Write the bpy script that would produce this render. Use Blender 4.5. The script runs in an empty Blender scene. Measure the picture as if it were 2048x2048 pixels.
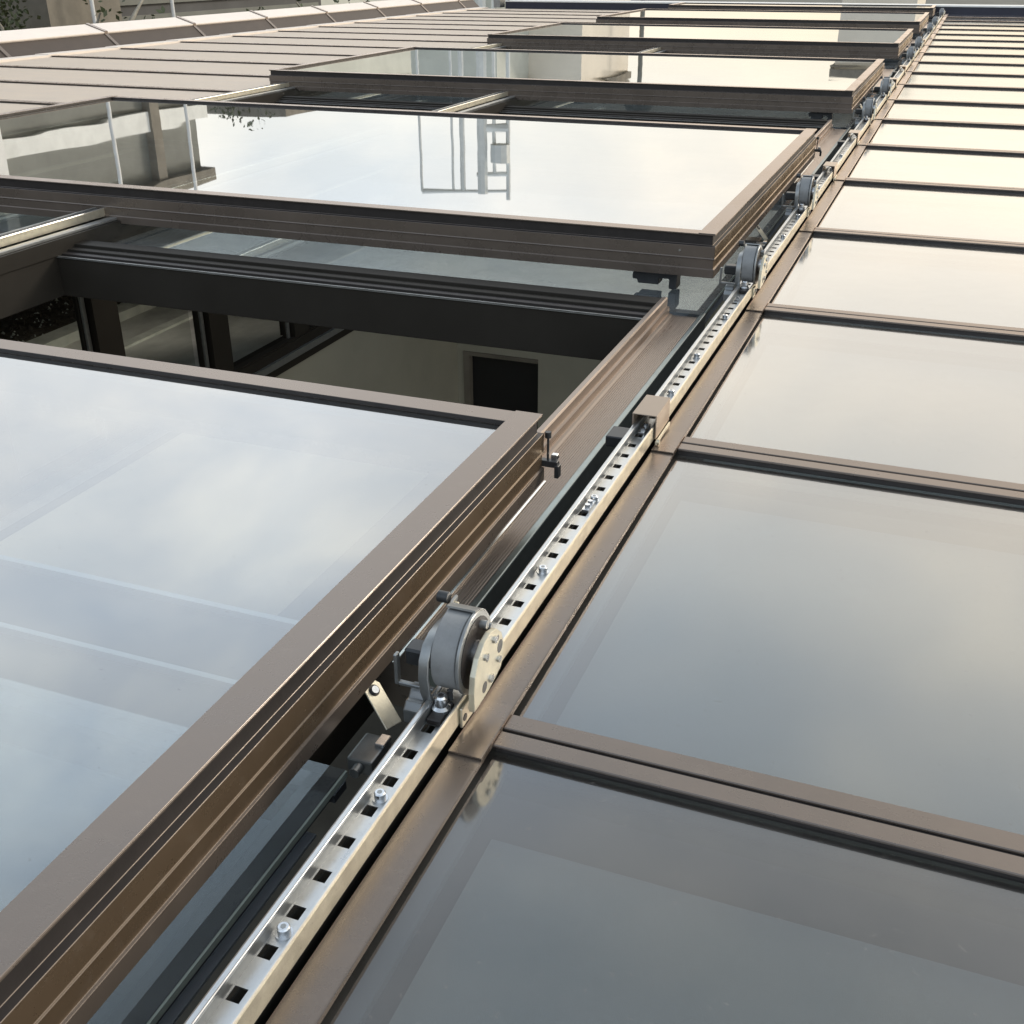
import bpy, bmesh, math, random
from mathutils import Vector, Matrix
R = math.radians
rnd = random.Random(7)
sc = bpy.context.scene
col = sc.collection

# ------------------------------------------------------------------ camera
cd = bpy.data.cameras.new("camera"); cam = bpy.data.objects.new("camera", cd); col.objects.link(cam)
cd.sensor_width = 36.0; cd.lens = 38.55; cd.clip_start = 0.02; cd.clip_end = 2000
yaw, pitch, roll = R(21.17), R(-26.96), R(0.18)
M = Matrix.Rotation(yaw, 3, 'Z') @ Matrix.Rotation(pitch, 3, 'X') @ Matrix.Rotation(roll, 3, 'Y')
rx, ry, rz = M.col[0], M.col[1], M.col[2]
M4 = Matrix(((rx[0], rz[0], -ry[0], 0.4032), (rx[1], rz[1], -ry[1], -0.9124), (rx[2], rz[2], -ry[2], 0.8446), (0, 0, 0, 1)))
cam.matrix_world = M4
sc.camera = cam

# ------------------------------------------------------------------ world: thin overcast in front of a daylight sky
SUN_EL, SUN_AZ = R(26), R(38)          # azimuth from +Y towards +X
w = bpy.data.worlds.new("World"); sc.world = w; w.use_nodes = True
nt = w.node_tree; nt.nodes.clear()
def N(t, k, **kw):
    n = t.nodes.new(k)
    for a, b in kw.items(): setattr(n, a, b)
    return n
out = N(nt, 'ShaderNodeOutputWorld'); bgs = N(nt, 'ShaderNodeBackground'); bgc = N(nt, 'ShaderNodeBackground')
addn = N(nt, 'ShaderNodeAddShader')
sky = N(nt, 'ShaderNodeTexSky', sky_type='NISHITA', sun_disc=False, sun_elevation=SUN_EL, sun_rotation=SUN_AZ)
sky.dust_density = 2.5
bgs.inputs['Strength'].default_value = 0.05
nt.links.new(sky.outputs[0], bgs.inputs['Color'])
tc = N(nt, 'ShaderNodeTexCoord'); sep = N(nt, 'ShaderNodeSeparateXYZ')
nt.links.new(tc.outputs['Generated'], sep.inputs[0])
ramp = N(nt, 'ShaderNodeValToRGB'); cr = ramp.color_ramp
stops = [(0.0, (.83, .745, .64)), (0.09, (.91, .825, .715)), (0.17, (1.05, .975, .865)), (0.34, (1.48, 1.45, 1.39)),
         (0.50, (1.74, 1.82, 1.88)), (0.62, (1.26, 1.40, 1.56)), (0.75, (.62, .68, .74)), (1.0, (.52, .57, .63))]
cr.elements[0].position = 0; cr.elements[0].color = (*stops[0][1], 1)
cr.elements[1].position = 1; cr.elements[1].color = (*stops[-1][1], 1)
for p_, c_ in stops[1:-1]:
    e = cr.elements.new(p_); e.color = (*c_, 1)
nt.links.new(sep.outputs['Z'], ramp.inputs[0])
mp = N(nt, 'ShaderNodeMapping'); mp.inputs['Scale'].default_value = (1.0, 1.0, 2.2)
nz = N(nt, 'ShaderNodeTexNoise'); nz.inputs['Scale'].default_value = 3.6; nz.inputs['Detail'].default_value = 6; nz.inputs['Roughness'].default_value = .5
nz.inputs['Distortion'].default_value = .4
nt.links.new(tc.outputs['Generated'], mp.inputs[0]); nt.links.new(mp.outputs[0], nz.inputs['Vector'])
mr = N(nt, 'ShaderNodeMapRange'); mr.inputs[1].default_value = .3; mr.inputs[2].default_value = .72
mr.inputs[3].default_value = 0; mr.inputs[4].default_value = 1
nt.links.new(nz.outputs['Fac'], mr.inputs[0])
# warmer towards the sun; unseen sky behind dimmed to darken frame fronts
dot = N(nt, 'ShaderNodeVectorMath', operation='DOT_PRODUCT')
dot.inputs[1].default_value = (math.sin(SUN_AZ) * math.cos(SUN_EL), math.cos(SUN_AZ) * math.cos(SUN_EL), math.sin(SUN_EL))
nt.links.new(tc.outputs['Generated'], dot.inputs[0])
mr2 = N(nt, 'ShaderNodeMapRange'); mr2.inputs[1].default_value = -1; mr2.inputs[2].default_value = 1
mr2.inputs[3].default_value = 0; mr2.inputs[4].default_value = 1
nt.links.new(dot.outputs['Value'], mr2.inputs[0])
tint = N(nt, 'ShaderNodeValToRGB'); tint.color_ramp.elements[0].color = (.36, .41, .47, 1); tint.color_ramp.elements[1].color = (.74, .63, .49, 1)
e = tint.color_ramp.elements.new(.72); e.color = (1.0, 1.01, 1.01, 1)
e = tint.color_ramp.elements.new(.88); e.color = (.86, .785, .675, 1)
nt.links.new(mr2.outputs[0], tint.inputs[0])
m1 = N(nt, 'ShaderNodeVectorMath', operation='MULTIPLY'); m2 = N(nt, 'ShaderNodeVectorMath', operation='MULTIPLY')
cl = N(nt, 'ShaderNodeValToRGB'); cl.color_ramp.elements[0].color = (.74, .80, .88, 1); cl.color_ramp.elements[1].color = (1.27, 1.22, 1.13, 1)
e = cl.color_ramp.elements.new(.5); e.color = (.97, .98, .99, 1)
nt.links.new(ramp.outputs[0], m1.inputs[0]); nt.links.new(tint.outputs[0], m1.inputs[1])
nt.links.new(mr.outputs[0], cl.inputs[0]); nt.links.new(m1.outputs[0], m2.inputs[0]); nt.links.new(cl.outputs[0], m2.inputs[1])
nt.links.new(m2.outputs[0], bgc.inputs['Color']); bgc.inputs['Strength'].default_value = 1.05
nt.links.new(bgs.outputs[0], addn.inputs[0]); nt.links.new(bgc.outputs[0], addn.inputs[1]); nt.links.new(addn.outputs[0], out.inputs[0])

sd = bpy.data.lights.new("sun", 'SUN'); sd.energy = 1.4; sd.angle = R(12); sd.color = (1, .92, .80)
so = bpy.data.objects.new("sun", sd); col.objects.link(so)
so.rotation_euler = Vector((math.sin(SUN_AZ) * math.cos(SUN_EL), math.cos(SUN_AZ) * math.cos(SUN_EL), math.sin(SUN_EL))).to_track_quat('Z', 'Y').to_euler()
vs = sc.view_settings; vs.view_transform = 'Standard'; vs.look = 'None'; vs.exposure = 0.0; vs.gamma = 1; vs.use_curve_mapping = False
sc.render.engine = 'CYCLES'
sc.cycles.max_bounces = 10; sc.cycles.transparent_max_bounces = 24; sc.cycles.sample_clamp_indirect = 6

# ------------------------------------------------------------------ materials
def principled(name, c, rough=.5, metal=0., noise=.0, nscale=8., bump=0., bscale=60., stretch=None, rvar=0., spec=.5, dirt=None, coat=0.):
    m = bpy.data.materials.new(name); m.use_nodes = True; t = m.node_tree; b = t.nodes['Principled BSDF']
    b.inputs['Roughness'].default_value = rough; b.inputs['Metallic'].default_value = metal
    b.inputs['Base Color'].default_value = (*c, 1); b.inputs['Specular IOR Level'].default_value = spec
    b.inputs['Coat Weight'].default_value = coat; b.inputs['Coat Roughness'].default_value = .24; b.inputs['Coat IOR'].default_value = 1.62
    tc = N(t, 'ShaderNodeTexCoord'); mp = N(t, 'ShaderNodeMapping'); t.links.new(tc.outputs['Object'], mp.inputs[0])
    if stretch: mp.inputs['Scale'].default_value = stretch
    if noise or rvar:
        nz = N(t, 'ShaderNodeTexNoise'); nz.inputs['Scale'].default_value = nscale; nz.inputs['Detail'].default_value = 6
        nz.inputs['Roughness'].default_value = .62
        t.links.new(mp.outputs[0], nz.inputs['Vector'])
        if noise:
            r = N(t, 'ShaderNodeMapRange'); r.inputs[1].default_value = .3; r.inputs[2].default_value = .7
            r.inputs[3].default_value = 1 - noise; r.inputs[4].default_value = 1 + noise
            t.links.new(nz.outputs['Fac'], r.inputs[0])
            v = N(t, 'ShaderNodeVectorMath', operation='SCALE'); v.inputs[0].default_value = c
            t.links.new(r.outputs[0], v.inputs['Scale'])
            last = v.outputs[0]
            if dirt:
                n2 = N(t, 'ShaderNodeTexNoise'); n2.inputs['Scale'].default_value = nscale * 3.3; n2.inputs['Detail'].default_value = 8; n2.inputs['Roughness'].default_value = .7
                t.links.new(tc.outputs['Object'], n2.inputs['Vector'])
                r2 = N(t, 'ShaderNodeMapRange'); r2.inputs[1].default_value = .56; r2.inputs[2].default_value = .74; r2.inputs[4].default_value = .55
                t.links.new(n2.outputs['Fac'], r2.inputs[0])
                mx = N(t, 'ShaderNodeMixRGB'); mx.inputs[2].default_value = (*dirt, 1)
                t.links.new(r2.outputs[0], mx.inputs[0]); t.links.new(last, mx.inputs[1]); last = mx.outputs[0]
            t.links.new(last, b.inputs['Base Color'])
        if rvar:
            r = N(t, 'ShaderNodeMapRange'); r.inputs[1].default_value = .3; r.inputs[2].default_value = .7
            r.inputs[3].default_value = max(.02, rough - rvar); r.inputs[4].default_value = rough + rvar
            t.links.new(nz.outputs['Fac'], r.inputs[0]); t.links.new(r.outputs[0], b.inputs['Roughness'])
    if bump:
        nb = N(t, 'ShaderNodeTexNoise'); nb.inputs['Scale'].default_value = bscale; nb.inputs['Detail'].default_value = 4
        t.links.new(mp.outputs[0], nb.inputs['Vector'])
        bp = N(t, 'ShaderNodeBump'); bp.inputs['Strength'].default_value = bump; bp.inputs['Distance'].default_value = .002
        t.links.new(nb.outputs['Fac'], bp.inputs['Height']); t.links.new(bp.outputs[0], b.inputs['Normal'])
    return m

def glass(name, tintc, power=3.0, wav=.02, wscale=1.2, dust=.03, rough=.012, dustc=(.42, .40, .37)):
    """coated double glazing: sky mirrored by Fresnel on its faces, tinted view through"""
    m = bpy.data.materials.new(name); m.use_nodes = True; t = m.node_tree; t.nodes.clear()
    o = N(t, 'ShaderNodeOutputMaterial'); mix = N(t, 'ShaderNodeMixShader'); tr = N(t, 'ShaderNodeBsdfTransparent'); gl = N(t, 'ShaderNodeBsdfGlossy')
    tr.inputs[0].default_value = (*tintc, 1); gl.inputs['Roughness'].default_value = rough; gl.inputs['Color'].default_value = (.97, .985, 1, 1)
    geo = N(t, 'ShaderNodeNewGeometry')
    tcn = N(t, 'ShaderNodeTexCoord'); nz = N(t, 'ShaderNodeTexNoise'); nz.inputs['Scale'].default_value = wscale; nz.inputs['Detail'].default_value = 1.5
    t.links.new(geo.outputs['Position'], nz.inputs['Vector'])
    bp = N(t, 'ShaderNodeBump'); bp.inputs['Strength'].default_value = 1.0; bp.inputs['Distance'].default_value = wav
    t.links.new(nz.outputs['Fac'], bp.inputs['Height']); t.links.new(bp.outputs[0], gl.inputs['Normal'])
    fr = N(t, 'ShaderNodeFresnel'); fr.inputs['IOR'].default_value = 1.52
    s = N(t, 'ShaderNodeMath', operation='SUBTRACT'); s.inputs[0].default_value = 1; t.links.new(fr.outputs[0], s.inputs[1])
    io = N(t, 'ShaderNodeMapRange'); io.inputs[3].default_value = 1.52; io.inputs[4].default_value = 1 / 1.52   # same coating seen from either side
    t.links.new(geo.outputs['Backfacing'], io.inputs[0]); t.links.new(io.outputs[0], fr.inputs['IOR'])
    p = N(t, 'ShaderNodeMath', operation='POWER'); p.inputs[1].default_value = power; t.links.new(s.outputs[0], p.inputs[0])
    s2 = N(t, 'ShaderNodeMath', operation='SUBTRACT'); s2.inputs[0].default_value = 1; t.links.new(p.outputs[0], s2.inputs[1])
    t.links.new(s2.outputs[0], mix.inputs[0]); t.links.new(tr.outputs[0], mix.inputs[1]); t.links.new(gl.outputs[0], mix.inputs[2])
    # a thin uneven film of dust
    df = N(t, 'ShaderNodeBsdfDiffuse'); df.inputs[0].default_value = (*dustc, 1)
    n2 = N(t, 'ShaderNodeTexNoise'); n2.inputs['Scale'].default_value = 5.0; n2.inputs['Detail'].default_value = 8; n2.inputs['Roughness'].default_value = .7
    t.links.new(geo.outputs['Position'], n2.inputs['Vector'])
    n3 = N(t, 'ShaderNodeTexNoise'); n3.inputs['Scale'].default_value = 120.0; n3.inputs['Detail'].default_value = 2
    t.links.new(geo.outputs['Position'], n3.inputs['Vector'])
    r3 = N(t, 'ShaderNodeMapRange'); r3.inputs[1].default_value = .69; r3.inputs[2].default_value = .78; r3.inputs[4].default_value = .22
    t.links.new(n3.outputs['Fac'], r3.inputs[0])
    r2 = N(t, 'ShaderNodeMapRange'); r2.inputs[1].default_value = .35; r2.inputs[2].default_value = .75; r2.inputs[3].default_value = dust * .6; r2.inputs[4].default_value = dust * 1.4
    t.links.new(n2.outputs['Fac'], r2.inputs[0])
    ad = N(t, 'ShaderNodeMath', operation='MULTIPLY_ADD'); t.links.new(r3.outputs[0], ad.inputs[0]); ad.inputs[1].default_value = .5
    t.links.new(r2.outputs[0], ad.inputs[2])
    mx = N(t, 'ShaderNodeMixShader'); t.links.new(ad.outputs[0], mx.inputs[0]); t.links.new(mix.outputs[0], mx.inputs[1]); t.links.new(df.outputs[0], mx.inputs[2])
    t.links.new(mx.outputs[0], o.inputs[0])
    return m
def clear(name, c):
    m = bpy.data.materials.new(name); m.use_nodes = True; t = m.node_tree; t.nodes.clear()
    o = N(t, 'ShaderNodeOutputMaterial'); tr = N(t, 'ShaderNodeBsdfTransparent'); tr.inputs[0].default_value = (*c, 1); t.links.new(tr.outputs[0], o.inputs[0])
    return m

BRZ = (.100, .082, .068)
mt = {}
def paint(name, c, gc, rough, stretch=None, scale=6.):
    '''powder-coated metal: brown pigment under a warm satin lacquer'''
    m = bpy.data.materials.new(name); m.use_nodes = True; t = m.node_tree; t.nodes.clear()
    o = N(t, 'ShaderNodeOutputMaterial'); mix = N(t, 'ShaderNodeMixShader'); d = N(t, 'ShaderNodeBsdfDiffuse'); g_ = N(t, 'ShaderNodeBsdfGlossy')
    g_.inputs['Color'].default_value = (*gc, 1)
    tc = N(t, 'ShaderNodeNewGeometry'); mp = N(t, 'ShaderNodeMapping'); t.links.new(tc.outputs['Position'], mp.inputs[0])
    if stretch: mp.inputs['Scale'].default_value = stretch
    n1 = N(t, 'ShaderNodeTexNoise'); n1.inputs['Scale'].default_value = scale; n1.inputs['Detail'].default_value = 7; n1.inputs['Roughness'].default_value = .65; t.links.new(mp.outputs[0], n1.inputs['Vector'])
    r1 = N(t, 'ShaderNodeMapRange'); r1.inputs[1].default_value = .3; r1.inputs[2].default_value = .7; r1.inputs[3].default_value = .88; r1.inputs[4].default_value = 1.14; t.links.new(n1.outputs['Fac'], r1.inputs[0])
    v = N(t, 'ShaderNodeVectorMath', operation='SCALE'); v.inputs[0].default_value = c; t.links.new(r1.outputs[0], v.inputs['Scale'])
    n2 = N(t, 'ShaderNodeTexNoise'); n2.inputs['Scale'].default_value = 34; n2.inputs['Detail'].default_value = 9; n2.inputs['Roughness'].default_value = .72; t.links.new(tc.outputs['Position'], n2.inputs['Vector'])
    r2 = N(t, 'ShaderNodeMapRange'); r2.inputs[1].default_value = .55; r2.inputs[2].default_value = .76; r2.inputs[4].default_value = .3; t.links.new(n2.outputs['Fac'], r2.inputs[0])
    mx = N(t, 'ShaderNodeMixRGB'); mx.inputs[2].default_value = (.17, .145, .12, 1); t.links.new(r2.outputs[0], mx.inputs[0]); t.links.new(v.outputs[0], mx.inputs[1]); t.links.new(mx.outputs[0], d.inputs[0])
    rr = N(t, 'ShaderNodeMapRange'); rr.inputs[1].default_value = .3; rr.inputs[2].default_value = .7; rr.inputs[3].default_value = rough - .05; rr.inputs[4].default_value = rough + .07
    t.links.new(n1.outputs['Fac'], rr.inputs[0]); t.links.new(rr.outputs[0], g_.inputs['Roughness'])
    n3 = N(t, 'ShaderNodeTexNoise'); n3.inputs['Scale'].default_value = 600; n3.inputs['Detail'].default_value = 2; t.links.new(mp.outputs[0], n3.inputs['Vector'])
    bp = N(t, 'ShaderNodeBump'); bp.inputs['Strength'].default_value = .12; bp.inputs['Distance'].default_value = .001; t.links.new(n3.outputs['Fac'], bp.inputs['Height'])
    t.links.new(bp.outputs[0], g_.inputs['Normal']); t.links.new(bp.outputs[0], d.inputs['Normal'])
    fr = N(t, 'ShaderNodeFresnel'); io = N(t, 'ShaderNodeMapRange'); io.inputs[3].default_value = 1.95; io.inputs[4].default_value = 1 / 1.95
    t.links.new(tc.outputs['Backfacing'], io.inputs[0]); t.links.new(io.outputs[0], fr.inputs['IOR'])
    t.links.new(fr.outputs[0], mix.inputs[0]); t.links.new(d.outputs[0], mix.inputs[1]); t.links.new(g_.outputs[0], mix.inputs[2]); t.links.new(mix.outputs[0], o.inputs[0])
    return m
mt['bronze'] = paint('bronze_paint', BRZ, (1, .885, .81), .27)
mt['side_sheen'] = paint('bronze_golden_sheen', (.088, .063, .041), (1, .86, .70), .27)  # same bronze, golden reflection of the side faces put into the colour
mt['brushed'] = paint('brushed_bronze', (.150, .122, .102), (1, .88, .79), .30, (1, .05, 1), 60.)
mt['gasket'] = principled('black_rubber', (.026, .022, .021), .5, noise=.2, nscale=20, bump=.1, bscale=200)
mt['galv'] = principled('galvanised_steel', (.60, .61, .61), .34, .92, noise=.12, nscale=26, bump=.1, bscale=300, rvar=.09, stretch=(1, .35, 1), dirt=(.4, .38, .34))
mt['zinc'] = principled('chromated_zinc', (.66, .62, .50), .40, .70, noise=.12, nscale=40, bump=.1, bscale=400, rvar=.08, dirt=(.42, .36, .28))
mt['steel'] = principled('bolt_steel', (.66, .67, .68), .22, .95, noise=.12, nscale=90, rvar=.06)
mt['nylon'] = principled('grey_nylon', (.22, .228, .232), .42, noise=.16, nscale=30, bump=.12, bscale=200, rvar=.06, dirt=(.16, .15, .14))
mt['plate'] = principled('grey_plate', (.30, .31, .31), .38, .7, noise=.15, nscale=30, bump=.1, bscale=300, rvar=.07)
mt['blackp'] = principled('black_plastic', (.03, .032, .034), .38, noise=.2, nscale=30)
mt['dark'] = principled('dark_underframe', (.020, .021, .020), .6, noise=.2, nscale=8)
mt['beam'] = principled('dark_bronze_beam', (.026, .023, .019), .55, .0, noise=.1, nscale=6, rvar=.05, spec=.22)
mt['glass'] = glass('coated_glass', (.52, .58, .57), 3.2, .0018, 1.3, .06, .085, (.50, .45, .40))
mt['glass_sash'] = glass('sash_glass', (.66, .72, .73), 3.4, .0018, 1.1, .03)
mt['glass_far'] = glass('dusty_glass', (.5, .52, .5), 3.0, .002, 1.3, .50, .22, (.46, .41, .36))
mt['glass_low'] = glass('lower_glass', (.66, .69, .69), 3.2, .0012, 1.3, .22, .02, (.29, .31, .32))
mt['under'] = clear('glass_underside', (.95, .96, .96))
mt['edge'] = principled('glass_edge', (.30, .35, .32), .15, noise=.1, nscale=10)
mt['blind'] = principled('roller_blind_cloth', (.235, .255, .285), .8, noise=.05, nscale=3, bump=.2, bscale=900)
mt['frit'] = principled('dark_frit_border', (.055, .058, .066), .5, noise=.1, nscale=8)
mt['spacer'] = principled('spacer_strip', (.10, .105, .12), .35, .6, noise=.1, nscale=20)
mt['cream'] = principled('cream_plaster', (.40, .385, .31), .85, noise=.10, nscale=1.3, bump=.1, bscale=80)
mt['floor'] = principled('screed_floor', (.10, .10, .09), .7, noise=.3, nscale=2)
mt['doorm'] = principled('dark_doorway', (.012, .012, .012), .6, noise=.1, nscale=5)
mt['kerb'] = principled('pale_kerb_stone', (.68, .70, .64), .8, noise=.2, nscale=6)
mt['gravel'] = principled('gravel', (.12, .105, .085), .9, noise=.6, nscale=30)
mt['terrace'] = principled('terrace_screed', (.62, .62, .58), .8, noise=.35, nscale=2.2, stretch=(1, .6, 1))
mt['coping'] = principled('pale_coping_paint', (.78, .70, .62), .5, .0, noise=.06, nscale=4, rvar=.05)
mt['navy'] = principled('navy_end_wall', (.016, .018, .034), .5, noise=.15, nscale=6)
mt['conc'] = principled('grey_cladding', (.17, .175, .155), .7, noise=.18, nscale=1.2, bump=.2, bscale=20)
mt['conc2'] = principled('dark_cladding', (.065, .067, .07), .6, noise=.2, nscale=1.4)
mt['stone'] = principled('tan_render', (.20, .18, .145), .85, noise=.3, nscale=1.6, bump=.3, bscale=12)
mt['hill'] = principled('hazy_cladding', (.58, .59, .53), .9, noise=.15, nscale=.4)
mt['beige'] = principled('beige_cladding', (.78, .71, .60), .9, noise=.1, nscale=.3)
mt['white'] = principled('white_paint', (.72, .72, .70), .5, noise=.06, nscale=9)
mt['bark'] = principled('pale_bark', (.36, .33, .27), .9, noise=.55, nscale=5, bump=.6, bscale=14, stretch=(1, 1, .35))
mt['leaf'] = principled('leaf', (.055, .068, .028), .6, noise=.45, nscale=3)
mt['dull'] = principled('dull_brown_face', (.060, .045, .036), .6, .1, noise=.12, nscale=5)
mt['greenm'] = principled('pale_green_metal', (.30, .34, .33), .34, .8, noise=.1, nscale=20)
mt['sheet'] = principled('tan_roof_sheet', (.54, .445, .35), .55, .0, noise=.08, nscale=9, stretch=(.35, 1, 1), bump=.1, bscale=60, rvar=.08)
mt['mid'] = principled('hazed_grey_steel', (.72, .73, .70), .6, noise=.1, nscale=3)  # distance haze over the far steel frame put into the colour
mt['clampc'] = paint('tan_clamp_paint', (.20, .155, .12), (1, .9, .8), .33)
mt['glintm'] = principled('sun_glint_metal', (.92, .90, .84), .25, .9, noise=.04, nscale=20)  # sunlit line along the gutter, put into a bright colour
mt['ground'] = principled('ground', (.12, .12, .10), .9, noise=.3, nscale=.3)
mt['window'] = principled('window_glass', (.12, .125, .125), .3, noise=.2, nscale=.5)

# ------------------------------------------------------------------ builders
class MB:
    def __init__(s): s.v = []; s.f = []; s.mi = []
    def face(s, pts, m=0):
        i = len(s.v); s.v += [tuple(p) for p in pts]; s.f.append(tuple(range(i, i + len(pts)))); s.mi.append(m)
    def box(s, a, b, m=0, top=None):
        x0, y0, z0 = a; x1, y1, z1 = b; i = len(s.v)
        s.v += [(x0, y0, z0), (x1, y0, z0), (x1, y1, z0), (x0, y1, z0), (x0, y0, z1), (x1, y0, z1), (x1, y1, z1), (x0, y1, z1)]
        fs = [(0, 3, 2, 1), (4, 5, 6, 7), (0, 1, 5, 4), (1, 2, 6, 5), (2, 3, 7, 6), (3, 0, 4, 7)]
        for k, f in enumerate(fs):
            s.f.append(tuple(i + q for q in f)); s.mi.append(top if (top is not None and k == 1) else m)
        return s
    def prism(s, prof, place, t0, t1, m=0, cap=True):
        """profile polygon swept from t0 to t1; place(a,b,t)->xyz"""
        n = len(prof); i = len(s.v)
        s.v += [tuple(place(a, b, t0)) for a, b in prof] + [tuple(place(a, b, t1)) for a, b in prof]
        for k in range(n):
            s.f.append((i + k, i + (k + 1) % n, i + n + (k + 1) % n, i + n + k)); s.mi.append(m)
        if cap:
            s.f.append(tuple(i + k for k in range(n))[::-1]); s.mi.append(m)
            s.f.append(tuple(i + n + k for k in range(n))); s.mi.append(m)
        return s
    def tube(s, p, q, r, n=12, m=0, r2=None, cap=True):
        p = Vector(p); q = Vector(q); d = (q - p).normalized(); a = d.orthogonal().normalized(); b = d.cross(a); i = len(s.v)
        r2 = r if r2 is None else r2
        for c, rr in ((p, r), (q, r2)):
            for k in range(n):
                t = 2 * math.pi * k / n; s.v.append(tuple(c + a * rr * math.cos(t) + b * rr * math.sin(t)))
        for k in range(n):
            s.f.append((i + k, i + (k + 1) % n, i + n + (k + 1) % n, i + n + k)); s.mi.append(m)
        if cap:
            s.f.append(tuple(i + k for k in range(n))[::-1]); s.f.append(tuple(i + n + k for k in range(n))); s.mi += [m, m]
        return s
    def build(s, name, mats, parent=None, bevel=0., smooth=False, seg=2, loc=None, split=False):
        if split:
            par = list(range(len(s.v)))
            def find(a):
                while par[a] != a: par[a] = par[par[a]]; a = par[a]
                return a
            for f in s.f:
                for q in f[1:]: par[find(q)] = find(f[0])
            groups = {}
            for fi, f in enumerate(s.f): groups.setdefault(find(f[0]), []).append(fi)
            res = []
            for key, fl in groups.items():
                m = MB(); mp_ = {}
                for fi in fl:
                    for q in s.f[fi]:
                        if q not in mp_: mp_[q] = len(m.v); m.v.append(s.v[q])
                    m.f.append(tuple(mp_[q] for q in s.f[fi])); m.mi.append(s.mi[fi])
                res.append(m.build(name, mats, parent, bevel, smooth, seg, loc))
            return res
        me = bpy.data.meshes.new(name); me.from_pydata(s.v, [], s.f)
        if not isinstance(mats, (list, tuple)): mats = [mats]
        for m in mats: me.materials.append(mt[m])
        for p, k in zip(me.polygons, s.mi): p.material_index = k
        bm = bmesh.new(); bm.from_mesh(me); bmesh.ops.recalc_face_normals(bm, faces=bm.faces)
        if bevel:
            bmesh.ops.remove_doubles(bm, verts=bm.verts, dist=1e-6)
            ed = [e for e in bm.edges if len(e.link_faces) == 2 and e.calc_face_angle(0) > .5]
            bmesh.ops.bevel(bm, geom=ed, offset=bevel, segments=seg, profile=.6, affect='EDGES', clamp_overlap=True)
        bm.to_mesh(me); bm.free()
        if smooth:
            for p in me.polygons: p.use_smooth = True
            me.set_sharp_from_angle(angle=R(38))
        o = bpy.data.objects.new(name, me); col.objects.link(o)
        if parent: o.parent = parent
        if loc: o.location = loc
        return o
def tag(o, label=None, cat=None, group=None, kind=None):
    if label: o['label'] = label
    if cat: o['category'] = cat
    if group: o['group'] = group
    if kind: o['kind'] = kind
    return o
def thing(name, loc=(0, 0, 0), label=None, cat=None, group=None, rz=0):
    o = bpy.data.objects.new(name, None); col.objects.link(o); o.location = loc; o.rotation_euler = (0, 0, rz); o.empty_display_size = .1
    return tag(o, label, cat, group)
def copy_tree(o, parent=None):
    c = o.copy(); col.objects.link(c)
    if parent: c.parent = parent
    for ch in o.children: copy_tree(ch, c)
    return c
def dup(o, loc=None, parent=None, label=None):
    c = copy_tree(o, parent)
    if loc is not None: c.location = loc
    if label: c['label'] = label
    return c

# ------------------------------------------------------------------ ground
g = MB(); g.box((-600, -600, -6.2), (600, 600, -6.0)); tag(g.build('ground', 'ground'), kind='structure')

# ------------------------------------------------------------------ bars: measured positions of the front edge of each cap
BAR = [-1.95, -.950, .054, .999, 1.985, 2.978, 3.989, 4.988, 5.993, 6.995, 7.998, 8.995, 10.002, 11.006, 12.006, 13.005, 14.004, 15.002, 16.0, 17.001, 18.0]
END = 19.0

# ---- right hand glass roof
XR0, XR1 = 0.003, 4.6
def cap_proto(length, parent, z=0.0):
    """glazing bar: two cap strips with a groove, dark sides on a carrier"""
    m = MB()
    m.box((0, .004, -.012), (length, .060, -.0045), 1)                    # carrier
    m.box((0, .000, -.0045), (length, .0285, .0), 0)
    m.box((0, .0345, -.0045), (length, .064, .0), 0)
    m.box((0, .010, -.060), (length, .054, -.012), 2)
    return m
roofR = thing('glass_roof', (XR0, 0, 0), 'wide flat roof of bronze-framed glass panels right of the perforated steel rail', 'glass roof')
bar0 = None
for i, y in enumerate(BAR):
    if bar0 is None:
        m = MB()
        m.box((0, .0055, -.0165), (XR1 - XR0, .0575, -.0045), 1)
        m.box((0, .000, -.0045), (XR1 - XR0, .0285, .0), 0)
        m.box((0, .0350, -.0045), (XR1 - XR0, .064, .0), 0)
        bar0 = m.build('glazing_bar', ['bronze', 'gasket'], roofR, bevel=.0012, seg=1); bar0.location = (0, y, 0); b = bar0
    else: b = dup(bar0, (0, y, 0), roofR)
edges = BAR + [END]
for i in range(len(edges) - 1):
    y0, y1 = edges[i] + .058, edges[i + 1] + .006
    m = MB(); m.box((-.012, y0, -.0185), (XR1 - XR0, y1, -.0125), 1, top=0)
    tilt = [rnd.uniform(-.0013, .0013) for _ in range(4)]                    # no two panes sit quite level
    m.v = [(x_, y_, z_ + tilt[q % 4]) for q, (x_, y_, z_) in enumerate(m.v)]
    p = m.build('glass_panel', ['glass', 'under'], roofR)
    m = MB(); zb = -.032                                                     # spacer frame round the pane
    for a, b_ in (((-.01, y0), (XR1 - XR0, y0 + .020)), ((-.01, y1 - .020), (XR1 - XR0, y1)), ((-.01, y0), (.024, y1))):
        m.box((a[0], a[1], zb), (b_[0], b_[1], -.022))
    m.build('spacer', 'spacer', p, split=True)
    m = MB(); m.box((-.01, y0, -.084), (XR1 - XR0, y1, -.079)); m.build('border_sheet', 'frit', p)
    m = MB(); m.box((.030, y0 + .055, -.072), (XR1 - XR0 - .03, y1 - .085, -.0695)); m.build('blind', 'blind', p)
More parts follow.
